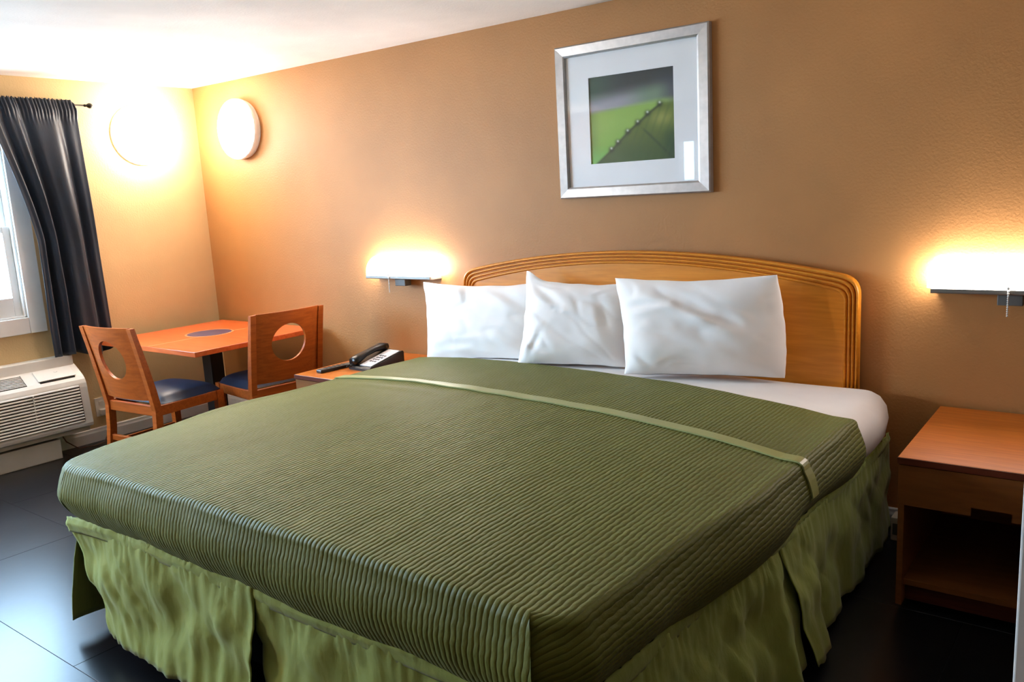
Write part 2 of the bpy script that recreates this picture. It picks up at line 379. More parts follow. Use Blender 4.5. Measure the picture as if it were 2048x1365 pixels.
# bed skirt: strips of cloth hung from the box spring
def cloth(name, path, z0, z1, flare, amp, mat, nz_=16, seed=0, nfold=8, hem=0, topamp=.004, wr=.010, closed=False):
    """path = [(x, y, nx, ny)]; hangs from z0 down to z1(s); flare(s, t) outward metres"""
    V, Fc = [], []; n = len(path)
    for k in range(nz_+1):
        t = k/nz_
        for i, (x, y, nx, ny_) in enumerate(path):
            s = i/(n-1); zb = z1(s) if callable(z1) else z1; za = z0(s) if callable(z0) else z0
            f = flare(s, t)
            fold = amp(s)*t**1.1*(math.sin(2*PI*nfold*s+seed+1.2*math.sin(5*s+seed)) + .45*math.sin(2*PI*nfold*2.3*s+seed*2+.8*t))
            wri = wr*(.3+.7*math.sin(PI*min(1, t*1.1)))*(nz(s*n*.05+seed+t*1.1, t*3.3, seed) + .3*nz(s*n*.10+seed-t*2.6, t*2.2-s*3, seed+5) - 1.6*max(0, .16-abs(nz(s*n*.055+seed-t*2.2, t*1.6-s*3, seed+5))) - 1.1*max(0, .14-abs(nz(s*n*.07+t*2.6, t*1.9+s*2, seed+9))))
            gath = topamp*math.sin(i*1.3+seed+2*math.sin(i*.31))*(1-t)**5
            o = f+fold+wri+gath
            V.append((x+nx*o, y+ny_*o, za+(zb-za)*t + hem*t*nz(s*n*.2, seed)))
    for k in range(nz_):
        for i in range(n-1): Fc.append((k*n+i, (k+1)*n+i, (k+1)*n+i+1, k*n+i+1))
    o = mesh(name, V, Fc, mat, None, True)
    md = o.modifiers.new('thickness', 'SOLIDIFY'); md.thickness = .0025; md.offset = 0
    return bchild(o)
ZS = .452; ZF = .487     # top of the skirt at the sides and at the foot
yf = YF+.05
def path_x(x0, x1, n): return [(x0+(x1-x0)*i/(n-1), yf, 0, -1) for i in range(n)]
def path_right(y0, y1, n): return [(lerp_tab(XR, y0+(y1-y0)*i/(n-1))-.055, y0+(y1-y0)*i/(n-1), 1, 0) for i in range(n)]
def path_left(y0, y1, n): return [(lerp_tab(XL, y0+(y1-y0)*i/(n-1))+.11, y0+(y1-y0)*i/(n-1), -1, 0) for i in range(n)]
# foot, left half: its free left edge swings inwards at the hem
o = cloth('skirt_panel', path_x(2.635, 3.765, 120), lambda s: ZF-.032*math.exp(-s*5), .07, lambda s, t: .012+.045*t, lambda s: .003+.010*s**3, M_SKIRT, 22, 1.3, 6, .012, wr=.030)
n = 120
for k in range(23):
    for i in range(n):
        v = o.data.vertices[k*n+i].co; s = i/(n-1); t = k/22
        v.x += .24*(t**1.1)*(1-s)**2.2
        v.y += .03*t*(1-s)**6 - .018*t*max(0, (s-.85)/.15)
o = cloth('skirt_panel', path_x(3.735, 4.81, 110), lambda s: ZF-.02*s, .06, lambda s, t: .008+.05*t, lambda s: .014, M_SKIRT, 20, 2.7, 4, .01, wr=.026)
n = 110
for k in range(21):
    for i in range(n):
        v = o.data.vertices[k*n+i].co; s = i/(n-1); t = k/20
        v.x += .05*t*(1-s)**4; v.y += .03*t*max(0, 1-s/.08)
# left side, flares out at the foot so that its inside shows
o = cloth('skirt_panel', path_left(-2.415, -.12, 140), ZS, .055, lambda s, t: .005+.055*t*math.exp(-s*9)-.05*t*math.exp(-s*14)*0, lambda s: .010, M_SKIRT, 16, .4, 12, .008)
for k in range(17):
    for i in range(12):
        v = o.data.vertices[k*140+i].co; v.y -= .05*(1-i/12)*math.sin(PI*.5*k/16)
# right side: one panel from the foot with loose folds, a second towards the head
cloth('skirt_panel', path_right(-2.40, -1.27, 150), ZS, .035, lambda s, t: .01+.075*t, lambda s: .004+.024*s*s, M_SKIRT, 20, 3.9, 4, .012, .003, wr=.026)
o = cloth('skirt_panel', path_right(-1.37, -.10, 130), ZS, .035, lambda s, t: .016+.11*t*math.exp(-s*5)+.02*t, lambda s: .016*(1-.7*s), M_SKIRT, 20, 5.3, 4, .01, .003, wr=.024)
for k in range(21):
    for i in range(130):
        v = o.data.vertices[k*130+i].co; s = i/129; t = k/20; v.y += .06*t*math.exp(-s*6)
# gathered band along the top of the skirt
cloth('skirt_band', path_x(2.635, 4.81, 200), lambda s: ZF+.010-.022*s-.032*math.exp(-s*10), lambda s: ZF-.048-.022*s-.032*math.exp(-s*10), lambda s, t: .013+.006*math.sin(PI*t), lambda s: 0, M_SKIRT, 6, .7, 3, 0, .004, .008)
cloth('skirt_band', path_right(-2.41, -.10, 200), ZS+.012, ZS-.045, lambda s, t: .011+.006*math.sin(PI*t), lambda s: 0, M_SKIRT, 6, 1.7, 3, 0, .004, .006)

# headboard: arched panel with three concentric ridges
HX0, HX1 = 2.598, 4.793
def arch(ins, n=60):
    x0, x1 = HX0+ins, HX1-ins; xc = (x0+x1)/2; hw = (x1-x0)/2
    zc, zs = 1.232-ins, 1.118-ins*1.08      # crown and where the arc would meet the side
    R = (hw*hw+(zc-zs)**2)/(2*(zc-zs)); rc = max(.03, .085-ins*.6)
    pts = [(x0, .36)]; zz = lambda x: zc-R+math.sqrt(R*R-(x-xc)**2)
    xa = x0+rc; za = zz(xa); sl = math.asin((xc-xa)/R)
    # corner: quadratic blend from vertical side into the arc
    for i in range(9):
        t = i/8; p0, p1, p2 = (x0, za-rc*1.1), (x0, za-rc*.18), (xa, za)
        pts.append(((1-t)**2*p0[0]+2*t*(1-t)*p1[0]+t*t*p2[0], (1-t)**2*p0[1]+2*t*(1-t)*p1[1]+t*t*p2[1]))
    for i in range(1, n): x = xa+(x1-rc-xa)*i/n; pts.append((x, zz(x)))
    left = pts[1:10]
    pts += [(2*xc-p[0], p[1]) for p in reversed(left)]
    pts.append((x1, .36)); return pts
hb = thing('headboard', 'arched honey wood headboard with ridged border behind the pillows', 'headboard', ((HX0+HX1)/2, 0, .36))
def hchild(o): o.parent = hb; o.matrix_parent_inverse = Matrix.Translation((-(HX0+HX1)/2, 0, -.36)); return o
bm = bmesh.new(); add_prism(bm, arch(.004), -.034, -.068, lambda p, t: (p[0], t, p[1])); hchild(from_bm('panel', bm, M_WOODH))
for k in range(4):
    a0 = .0005+.0165*k; A = arch(a0); B = arch(a0+.0155); MID = arch(a0+.0078)
    yb, ym = -.066, -.084+.0015*k
    V = [(p[0], yb, p[1]) for p in A] + [(a[0]*.75+b_[0]*.25, ym+.003, a[1]*.75+b_[1]*.25) for a, b_ in zip(A, B)] + [(p[0], ym, p[1]) for p in MID] + [(a[0]*.25+b_[0]*.75, ym+.003, a[1]*.25+b_[1]*.75) for a, b_ in zip(A, B)] + [(p[0], yb, p[1]) for p in B]
    n = len(A); Fc = []
    for r in range(4):
        for i in range(n-1): Fc.append((r*n+i, r*n+i+1, (r+1)*n+i+1, (r+1)*n+i))
    Fc.append(tuple(r*n for r in range(5))); Fc.append(tuple(r*n+n-1 for r in range(4, -1, -1)))
    Fc += [(4*n+i, 4*n+i+1, i+1, i) for i in range(n-1)]
    hchild(mesh('moulding', V, Fc, M_WOODH, None, True))

# ------------------------------------------------------------------ bedspread
NX, NYR, MS = 150, 150, 16
RI = .058
Y_HEAD = -.405
def head_shift(s): return -.245*max(0, s)**1.7
rows_t = [i/NYR for i in range(NYR+1)]
TB0, TB1 = .262, .290
rows_t = sorted(set([t for t in rows_t if not (TB0-.004 < t < TB1+.004)] + [TB0, (TB0+TB1)/2, TB1]))
YTOP = YF+RI-.004
rcB = .07
Lb, Rb = [], []
for t in rows_t:
    y = Y_HEAD+(YTOP-Y_HEAD)*t
    xl, xr = lerp_tab(XL, y)+RI, lerp_tab(XR, y)-RI
    d = y-YTOP
    if d < rcB: k = rcB-math.sqrt(max(0, rcB**2-(rcB-d)**2)); xl += k; xr -= k
    Lb.append((xl, y)); Rb.append((xr, y))
def spz(x, y): return ztop(x, y)+.010 + .0035*nz(x*3, y*2.2, 3) + .002*nz(x*9, y*5, 7)
# profile from the top edge outwards: (out, z below the top)
def prof_at(side, s):
    """list of (outward, drop) down to the hem; s = position along the side"""
    hem = {'L': .205, 'R': lerp_tab([(0, .225), (.22, .19), (.30, .19), (.36, .225), (.6, .225), (.85, .195), (1, .20)], s), 'F': min(.235, .195+.06*s**.9)+.005*math.sin(s*21)}[side]
    P = []
    for i in range(1, 7):      # a fairly crisp fold at the top edge, then the side bellies out
        a = PI/2*i/6; P.append((.030*math.sin(a), .026*(1-math.cos(a))))
    n2 = MS-6
    for i in range(1, n2+1):
        k = i/n2; P.append((.030+(RI-.030)*math.sin(min(1, k*1.9)*PI/2)-.045*max(0, (k-.45)/.55)**1.8, .026+(hem-.026)*k))
    return P
V, UV = [], []
def normal2(pts, i):
    a, b_ = pts[max(0, i-1)], pts[min(len(pts)-1, i+1)]
    dx, dy = b_[0]-a[0], b_[1]-a[1]; L = math.hypot(dx, dy) or 1; return dx/L, dy/L
fullrows = []
W_ROW = 2*MS+NX+1
for j, t in enumerate(rows_t):
    fade = 1-t*t
    (xl, yl), (xr, yr) = Lb[j], Rb[j]
    row = []
    tx, ty = normal2(Lb, j); nl = (ty, -tx); nl = nl if nl[0] < 0 else (-nl[0], -nl[1])
    tx, ty = normal2(Rb, j); nr = (ty, -tx); nr = nr if nr[0] > 0 else (-nr[0], -nr[1])
    if j >= len(rows_t)-1: nl, nr = (-.15, -.988), (.15, -.988)
    zl, zr = spz(xl, yl), spz(xr, yr+head_shift(1)*fade)
    PL, PR = prof_at('L', t), prof_at('R', t)
    if j == len(rows_t)-1: PL = prof_at('F', 0); PR = prof_at('F', 1)
    arc = []; pa = 0; po = (0, 0)
    for o_, d_ in PL: pa += math.hypot(o_-po[0], d_-po[1]); po = (o_, d_); arc.append(pa)
    for k in range(MS-1, -1, -1):
        o_, d_ = PL[k]; rr = .003*nz(yl*5, k*.3)
        row.append(((xl+nl[0]*(o_+rr), yl+nl[1]*(o_+rr), zl-d_), (xl-arc[k], yl)))
    for i in range(NX+1):
        s = i/NX; x = xl+(xr-xl)*s; y = yl+head_shift(s)*fade
        z = spz(x, y)
        # shallow pulled wrinkles in front of the border
        dw = (y+1.02+.05*(x-2.9)); z += .004*math.exp(-((x-3.0)/.35)**2)*math.sin(dw*55)*math.exp(-(dw/.12)**2)
        row.append(((x, y, z), (x, y)))
    arcr = []; pa = 0; po = (0, 0)
    for o_, d_ in PR: pa += math.hypot(o_-po[0], d_-po[1]); po = (o_, d_); arcr.append(pa)
    yy = yr+head_shift(1)*fade
    for k in range(MS):
        o_, d_ = PR[k]; rr = .004*nz(yy*5, k*.3, 9)
        row.append(((xr+nr[0]*(o_+rr), yy+nr[1]*(o_+rr), zr-d_), (xr+arcr[k], yy)))
    fullrows.append(row)
for row in fullrows:
    for p, uv in row: V.append(p); UV.append(uv)
Fc, FUV = [], []
R_ = len(fullrows)
for j in range(R_-1):
    for i in range(W_ROW-1):
        f = (j*W_ROW+i, (j+1)*W_ROW+i, (j+1)*W_ROW+i+1, j*W_ROW+i+1); Fc.append(f); FUV.append([UV[q] for q in f])
base = len(V); last = fullrows[-1][MS:MS+NX+1]
for k in range(MS):
    for i in range(NX+1):
        s = i/NX; (x, y, z), uv = last[i]
        P = prof_at('F', s); o_, d_ = P[k]
        nxn = -.15*(1-s/.04) if s < .04 else (.15*((s-.96)/.04) if s > .96 else 0); nyn = -math.sqrt(1-nxn*nxn)
        rr = .004*nz(x*5, k*.3, 4) + .003*nz(x*14, 2)*k/MS + .022*(k/MS)**.8*max(0, (s-.93)/.07)**2; x += .05*(k/MS)*max(0, (s-.93)/.07)**2
        V.append((x+nxn*(o_+rr), y+nyn*(o_+rr), z-d_)); UV.append((x, y-(o_**2+d_**2)**.5))
top0 = (R_-1)*W_ROW+MS
for k in range(MS):
    for i in range(NX):
        a = top0+i if k == 0 else base+(k-1)*(NX+1)+i
        b_ = base+k*(NX+1)+i
        f = (a, b_, b_+1, a+1); Fc.append(f); FUV.append([UV[q] for q in f])
bs = mesh('bedspread', V, Fc, M_SPREAD, None, True)
uvl = bs.data.uv_layers.new(name='UVMap')
flat = [c for f in FUV for uv in f for c in uv]
uvl.data.foreach_set('uv', flat)
tag(bs, 'ribbed olive green bedspread tucked over the king bed', 'bedspread')
# the pale satin band: a doubled strip of cloth lying on the bedspread
j0 = rows_t.index(TB0); rr = fullrows[j0:j0+3]
BV, BF = [], []
nW = W_ROW
bs.data.update()
for q, row in enumerate(rr):
    for i, (p, uv) in enumerate(row):
        a = Vector(row[max(0, i-1)][0]); b_ = Vector(row[min(nW-1, i+1)][0]); d = (b_-a).normalized(); e = (Vector(rr[-1][i][0])-Vector(rr[0][i][0])).normalized()
        nn = e.cross(d); nn = nn if nn.z > -.2 and (nn.z > .05 or nn.x*(p[0]-BXC) > 0) else -nn
        BV.append(Vector(p)+nn*.0045)
for q in range(2):
    for i in range(nW-1): BF.append((q*nW+i, (q+1)*nW+i, (q+1)*nW+i+1, q*nW+i+1))
bd = mesh('border_band', BV, BF, M_BAND, bs, False); md = bd.modifiers.new('thickness', 'SOLIDIFY'); md.thickness = .005; md.offset = 0
bd['label'] = 'pale olive satin band across the bedspread'

# ------------------------------------------------------------------ pillows
def pillow(label, TL, TR, BR, BL, th, seed, pinch=.035, tipTL=0, creases=(), bulge=0):
    TL, TR, BR, BL = map(Vector, (TL, TR, BR, BL)); N, Mv = 60, 44
    nrm = (TR-BL).cross(TL-BR).normalized()
    if nrm.y > 0: nrm = -nrm
    Vv = []
    def mid(u, v):
        a = (u+1)/2; b_ = (v+1)/2
        P = (BL*(1-a)+BR*a)*(1-b_)+(TL*(1-a)+TR*a)*b_
        cu, cv = (1-u*u), (1-v*v)
        ex = (BR-BL+TR-TL).normalized(); ez = (TL-BL+TR-BR).normalized()
        P = P - ez*(pinch*.8*(v if v > 0 else v*.25)*cu) - ex*(pinch*.5*u*cv)
        if u > 0: P += ex*bulge*u*cv
        P += ez*(.008*nz(u*3+seed, v*2)*(1-abs(v)*.2)) + ex*.006*nz(v*4+seed, u)
        if tipTL: P += ez*tipTL*math.exp(-((u+1)/.22)**2)*max(0, v)**3
        return P
    for side in (1, -1):
        for j in range(Mv+1):
            v = -1+2*j/Mv; v = math.sin(v*PI/2)*.35+v*.65
            for i in range(N+1):
                u = -1+2*i/N; u = math.sin(u*PI/2)*.35+u*.65
                t = th*(max(0, (1-u**4))**.75)*(max(0, (1-(v*.98)**4))**.75)
                t *= (1-.18*v) ; wr = 0
                if side > 0:
                    wr = .009*nz(u*1.5+v*1.1+seed, v*1.8-u*.6, seed)+.0025*nz(u*4+v*4+seed, v*3-u*3, seed+3)
                    d = abs(nz(u*1.1+seed*2, v*1.9+u*1.3, seed+7)); wr -= .006*max(0, 1-d/.09)   # creases
                    for (ua, va, ub, vb, wd, dp) in creases:
                        du, dv = ub-ua, vb-va; q = max(0, min(1, ((u-ua)*du+(v-va)*dv)/(du*du+dv*dv)))
                        px, py = u-ua-q*du, v-va-q*dv; sg = (px*dv-py*du); dd = math.hypot(px, py*.7)/wd
                        sg = 1 if sg > 0 else -1
                        wr += dp*(-math.exp(-dd*dd)+.8*math.exp(-((dd-1.6*sg)**2)))*math.sin(PI*(.12+.76*q))
                    wr *= (1-u**6)*(1-v**6)
                Vv.append(mid(u, v)+nrm*(t+wr)*side)
    n = (N+1)*(Mv+1); Fv = []
    for sd in (0, 1):
        for j in range(Mv):
            for i in range(N):
                a = sd*n+j*(N+1)+i; f = (a, a+1, a+N+2, a+N+1); Fv.append(f if sd == 0 else f[::-1])
    o = mesh('pillow', Vv, Fv, M_PILLOW, None, False)
    bm = bmesh.new(); bm.from_mesh(o.data); bmesh.ops.remove_doubles(bm, verts=bm.verts, dist=.0008); bmesh.ops.recalc_face_normals(bm, faces=bm.faces); bm.to_mesh(o.data); bm.free()
    for p in o.data.polygons: p.use_smooth = True
    return tag(o, label, 'pillow', 'white pillows against the headboard')
pillow('white pillow at the end of the row nearest the telephone', (2.35, -.15, 1.055), (3.24, -.15, 1.075), (3.24, -.30, .685), (2.535, -.36, .640), .085, 1.1, creases=((.27, .9, .95, .2, .09, .010), (-.2, .9, -.05, .35, .08, .006), (-.45, -.62, .6, -.84, .08, .012), (-.8, -.8, -.1, -.72, .07, .008)))
pillow('white pillow in the middle of the row with one peaked corner', (3.15, -.21, 1.105), (3.76, -.17, 1.08), (3.80, -.30, .690), (3.245, -.45, .690), .080, 4.2, .03, .035, ((-.8, .85, -.2, .35, .10, .012), (-1, -.25, -.5, -.75, .09, .011), (-.55, -.35, -.75, -.9, .07, .009), (.55, .5, .75, -.4, .09, .006)))
pillow('white pillow at the lamp end of the row, largest and most creased', (3.715, -.26, 1.118), (4.485, -.21, 1.140), (4.53, -.23, .690), (3.875, -.47, .700), .090, 8.6, .03, 0, ((-.95, .28, -.35, .47, .06, .011), (-.5, .8, .1, .36, .10, .012), (.1, .36, .6, -.15, .10, .012), (-.1, .4, .5, .05, .07, .009), (-.1, -.1, .5, -.55, .10, .008), (-.85, -.5, -.6, -.9, .07, .010)), .034)

# ------------------------------------------------------------------ nightstands
def nightstand(label, x0):
    w_, d0, h = .57, -.765, .58
    t = thing('nightstand', label, 'nightstand', (x0, 0, 0), 0, 'nightstands beside the bed')
    box('top', (0, d0, h-.024), (w_, -.02, h), M_WOODN, t, .002)
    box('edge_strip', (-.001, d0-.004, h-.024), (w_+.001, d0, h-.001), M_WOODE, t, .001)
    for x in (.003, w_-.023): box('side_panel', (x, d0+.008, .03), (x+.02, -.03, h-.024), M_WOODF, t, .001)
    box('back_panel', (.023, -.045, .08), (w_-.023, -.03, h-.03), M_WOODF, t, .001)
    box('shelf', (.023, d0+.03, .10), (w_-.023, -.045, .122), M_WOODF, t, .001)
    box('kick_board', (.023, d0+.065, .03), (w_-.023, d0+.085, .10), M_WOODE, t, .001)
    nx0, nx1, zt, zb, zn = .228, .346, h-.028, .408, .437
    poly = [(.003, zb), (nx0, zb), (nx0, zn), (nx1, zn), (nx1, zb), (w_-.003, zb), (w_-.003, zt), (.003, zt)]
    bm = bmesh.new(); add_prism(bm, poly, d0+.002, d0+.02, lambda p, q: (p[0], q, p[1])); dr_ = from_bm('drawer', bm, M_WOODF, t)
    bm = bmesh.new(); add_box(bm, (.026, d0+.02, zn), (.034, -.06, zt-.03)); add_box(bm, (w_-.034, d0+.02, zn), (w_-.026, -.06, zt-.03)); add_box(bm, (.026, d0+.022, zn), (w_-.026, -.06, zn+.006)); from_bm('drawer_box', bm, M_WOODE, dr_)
    return t
nightstand('orange wood nightstand with notched drawer at the dark right side of the bed', 5.106)
nightstand('orange wood nightstand under the telephone, half hidden by a chair', 1.86)

# ------------------------------------------------------------------ wall lamps over the bed
def bed_lamp(label, x):
    t = thing('wall_lamp', label, 'lamp', (x, 0, 1.06), 0, 'wall lamps beside the headboard')
    hw = .285
    # base tray
    bm = bmesh.new(); add_prism(bm, [(0, 0), (-.106, .002), (-.110, .006), (-.110, .020), (-.106, .022), (0, .022)], -hw+.012, hw-.012, lambda p, q: (q, p[0], p[1])); from_bm('base', bm, M_CHROME, t)
    # curved diffuser, open-looking acrylic hood
    P = [(0, .022)]
    for i in range(13):
        a = PI/2*i/12; P.append((-.104*math.cos(a)**.8, .022+.115*math.sin(a)**.9))
    bm = bmesh.new(); V0 = []
    for sx, k in ((-hw-.004, .86), (-hw+.02, 1), (hw-.02, 1), (hw+.004, .86)):
        V0.append([bm.verts.new((sx, p[0]*k if p[0] else -.001, .022+(p[1]-.022)*k)) for p in P])
    for A, B in zip(V0, V0[1:]):
        for i in range(len(P)): bm.faces.new((A[i], A[(i+1) % len(P)], B[(i+1) % len(P)], B[i]))
    bm.faces.new(V0[0]); bm.faces.new(V0[-1])
    from_bm('diffuser', bm, M_TUBEW, t)
    box('switch_box', (-.043, -.085, -.042), (.043, -.03, 0), M_SWITCH, t, .003)
    pts = [(-.004 if x > 4 else -.065, -.115, .03)] + [((-.004 if x > 4 else -.065), -.115, .025-.0085*i) for i in range(13)]
    bm = bmesh.new()
    for i, p in enumerate(pts): bmesh.ops.create_icosphere(bm, subdivisions=1, radius=.0042 if i else .008, matrix=Matrix.Translation(p))
    add_tube(bm, [pts[0], pts[-1]], .0016, 6)
    from_bm('pull_chain', bm, M_CHAIN, t, True)
    return t
bed_lamp('lit white wall lamp above the telephone nightstand', 2.093)
bed_lamp('lit white wall lamp above the nightstand at the dark side', 5.343)

# round lamps
def round_lamp(label, loc, rz, bare=True):
    t = thing('round_wall_lamp', label, 'lamp', loc, rz, 'round wall lamps near the ceiling')   # local +y points into the wall
    R = .21; fn = lambda r, a, h: (r*math.cos(a), -h, r*math.sin(a))
    rim = [(0, 0), (R*.96, 0), (R*.99, .006), (R*.99, .02), (R*.97, .024)] if bare else [(0, 0), (R*.96, 0), (R*.97, .012), (R*.97, .026), (R*1.0, .030), (R*1.0, .050), (R*.985, .056)]
    bm = bmesh.new(); add_lathe(bm, rim, fn, 64); from_bm('rim', bm, M_WHITE, t, True)
    h0 = .022 if bare else .054
    prof_ = [(R*.96, h0), (R*.985, h0+.008)]
    for i in range(10):
        a = PI/2*(1-i/9); prof_.append((R*.985*math.sin(a), .064+.034*math.cos(a)))
    bm = bmesh.new(); add_lathe(bm, prof_, fn, 64); from_bm('diffuser', bm, M_BULBF if loc[1] < -4 else M_BULBB if bare else M_BULBW, t, True)
    return t
round_lamp('lit round drum lamp on the brown wall beside the corner', (.565, 0, 2.094), 0, False)
round_lamp('lit round drum lamp beside the curtain rod', (0, -.47, 2.09), PI/2)
round_lamp('added round drum lamp out of view on the window wall, lighting the bed foot', (0, -4.55, 2.09), PI/2)  # added lamp, brightens the foot of the bed and the skirt

# ------------------------------------------------------------------ picture
pc = thing('framed_picture', 'square silver framed picture of a dewy green stem above the bed', 'picture', (3.6914, 0, 1.88))
def pchild(o): o.parent = pc; o.matrix_parent_inverse = Matrix.Translation((-3.6914, 0, -1.88)); return o
fx0, fx1, fz0, fz1 = 3.271, 4.112, 1.4995, 2.2605
gx0, gx1, gz0, gz1 = 3.328, 4.050, 1.556, 2.204
ox = [(fx0, fz0), (fx1, fz0), (fx1, fz1), (fx0, fz1)]; ix = [(gx0, gz0), (gx1, gz0), (gx1, gz1), (gx0, gz1)]
for k in range(4):
    a, b_, c, d = ox[k], ox[(k+1) % 4], ix[(k+1) % 4], ix[k]
    def mixp(p, q, t): return (p[0]*(1-t)+q[0]*t, p[1]*(1-t)+q[1]*t)
    rings = [(0, -.002), (0, -.030), (.12, -.036), (.85, -.033), (1, -.029), (1, -.012)]
    Vv = []
    for t, y in rings:
        p, q = mixp(a, d, t), mixp(b_, c, t); Vv += [(p[0], y, p[1]), (q[0], y, q[1])]
    Fv = [(2*i, 2*i+1, 2*i+3, 2*i+2) for i in range(5)]+[(10, 11, 1, 0), tuple(range(0, 12, 2)), tuple(range(11, 0, -2))]
    pchild(mesh('frame_rail', Vv, Fv, M_SILVER))
ax0, ax1, az0, az1 = 3.457, 3.924, 1.668, 2.092
bm = bmesh.new()
for a, b_ in (((gx0, -.016, gz0), (ax0, -.011, gz1)), ((ax1, -.016, gz0), (gx1, -.011, gz1)), ((ax0, -.016, gz0), (ax1, -.011, az0)), ((ax0, -.016, az1), (ax1, -.011, gz1))): add_box(bm, a, b_)
pchild(from_bm('mat_board', bm, M_MAT))
pchild(box('backing', (gx0, -.008, gz0), (gx1, -.003, gz1), M_MAT, None, 0))
def mixc(a, b_, t): t = max(0, min(1, t)); return tuple(a[i]+(b_[i]-a[i])*t for i in range(3))
def sst(a, b_, x): t = max(0, min(1, (x-a)/(b_-a))); return t*t*(3-2*t)   # also runs downwards when a > b_
drops = [(.83, .385), (.69, .475), (.575, .565), (.455, .655), (.335, .765), (.255, .84)]
def art(u, v):
    c = mixc((62, 84, 58), (54, 56, 52), sst(0, .45, u)); c = mixc(c, (64, 62, 78), sst(.6, 1, u)*sst(0, .25, v))
    lt = mixc((150, 148, 158), (118, 140, 112), sst(.35, .75, u)); edge = .30-.10*u
    bandk = sst(edge-.14, edge+.05, v)*(1-.75*sst(.78, 1, u))
    c = mixc(c, lt, bandk)
    gl = mixc((150, 186, 88), (128, 178, 72), sst(.5, .9, v)); gl = mixc(gl, (104, 130, 66), (1-sst(0, .16, u))*.5); gl = mixc(gl, (120, 190, 96), sst(.75, 1, v)*(1-u))
    c = mixc(c, gl, sst(.37-.08*u, .45-.08*u, v)*(1-.5*sst(.85, 1, u)))
    # stem from lower left to upper right
    xs = 2
    if v > .30:
        K = [(1.04, .02)]+[(b_, a+.012) for a, b_ in reversed(drops)]+[(.33, .90)]
        for (v0, u0), (v1, u1) in zip(K, K[1:]):
            if v1 <= v <= v0: xs = u0+(u1-u0)*(v0-v)/(v0-v1)
    d = u-xs
    if v > .34:
        lf = mixc((98, 116, 48), (60, 88, 40), sst(.55, 1, v)); lf = mixc(lf, (160, 164, 84), math.exp(-((u-.85)/.14)**2-((v-.54)/.09)**2)*.8)
        lf = mixc(lf, (46, 74, 42), sst(.80, 1, u)*sst(.55, .85, v)); lf = mixc(lf, (84, 112, 72), .35*math.exp(-((u-.3)/.12)**2-((v-.92)/.1)**2))
        vein = abs((u-.62)-(v-.62)*.95); lf = mixc(lf, (46, 66, 34), .5*math.exp(-(vein/.02)**2)*sst(.6, .7, v))
        lf = mixc(lf, (72, 96, 50), .25*math.sin((u+v*.4)*70))
        c = mixc(c, lf, sst(-.01, .05, d)*sst(.34, .42, v))
        c = mixc(c, (44, 52, 26), math.exp(-((d-.008)/.026)**2)*.75*sst(.34, .42, v))
    for (a, b_) in drops:
        r = math.hypot(u-a, v-b_); c = mixc(c, (34, 40, 22), math.exp(-(r/.030)**2)*.8)
        r = math.hypot(u-a-.002, v-b_+.012); c = mixc(c, (228, 236, 220), math.exp(-(r/.014)**2)*.95)
    return c
NA, NB = 120, 110
Vv = [(ax0-.003+(ax1-ax0+.006)*i/NA, -.0095, az1+.003-(az1-az0+.006)*j/NB) for j in range(NB+1) for i in range(NA+1)]
Fv = [(j*(NA+1)+i, (j+1)*(NA+1)+i, (j+1)*(NA+1)+i+1, j*(NA+1)+i+1) for j in range(NB) for i in range(NA)]
ar = mesh('print', Vv, Fv); ca = ar.data.color_attributes.new('art', 'FLOAT_COLOR', 'POINT')
buf = []
for j in range(NB+1):
    for i in range(NA+1): buf += [*s2l(art(i/NA, j/NB)), 1]
ca.data.foreach_set('color', buf)
mm = Mat('printed_photo', (90, 110, 60), .5, .3); at = mm.n('ShaderNodeAttribute'); at.attribute_name = 'art'; mm.l(at.outputs[0], mm.b.inputs['Base Color']); ar.data.materials.append(mm.m)
pchild(ar)
pchild(box('glass', (gx0, -.026, gz0), (gx1, -.024, gz1), M_GLASS, None, 0))

# ------------------------------------------------------------------ table
TZ = .712; tx0, tx1, ty0, ty1 = .15, 1.262, -1.012, -.07
tb = thing('table', 'orange topped table with dark oval inlay on a black pedestal', 'table', (.68, -.53, 0))
def tchild(o): o.parent = tb; o.matrix_parent_inverse = Matrix.Translation((-.68, .53, 0)); return o
tchild(box('tabletop', (tx0, ty0, TZ-.032), (tx1, ty1, TZ), M_TABLE, None, .003))
icx, icy, ir = .655, -.515, .145
bm = bmesh.new(); add_lathe(bm, [(0, TZ+.0012), (ir, TZ+.0012), (ir, TZ-.002)], lambda r, a, h: (icx+r*math.cos(a), icy+r*math.sin(a), h), 48); tchild(from_bm('inlay', bm, M_INLAY))
bm = bmesh.new(); add_lathe(bm, [(ir+.002, TZ-.002), (ir+.002, TZ+.001), (ir+.014, TZ+.001), (ir+.014, TZ-.002)], lambda r, a, h: (icx+r*math.cos(a), icy+r*math.sin(a), h), 48); tchild(from_bm('inlay_ring', bm, M_INLINE))
pl = icx+.085
y_a = icy-math.sqrt((ir+.012)**2-.085**2); y_b = icy+math.sqrt((ir+.012)**2-.085**2)
tchild(box('inlay_line', (pl-.005, ty0+.004, TZ-.002), (pl+.005, y_a, TZ+.0009), M_INLINE, None, 0)); tchild(box('inlay_line', (pl-.005, y_b, TZ-.002), (pl+.005, ty1-.004, TZ+.0009), M_INLINE, None, 0))
tchild(box('pedestal', (.63, -.58, .05), (.73, -.48, TZ-.05), M_BLACKM, None, .006))
tchild(box('mounting_plate', (.48, -.73, TZ-.05), (.88, -.33, TZ-.032), M_BLACKM, None, .003))
for a, b_ in (((.38, -.565, 0), (.98, -.495, .05)), ((.645, -.83, 0), (.715, -.23, .05))): tchild(box('base_bar', a, b_, M_BLACKM, None, .012))

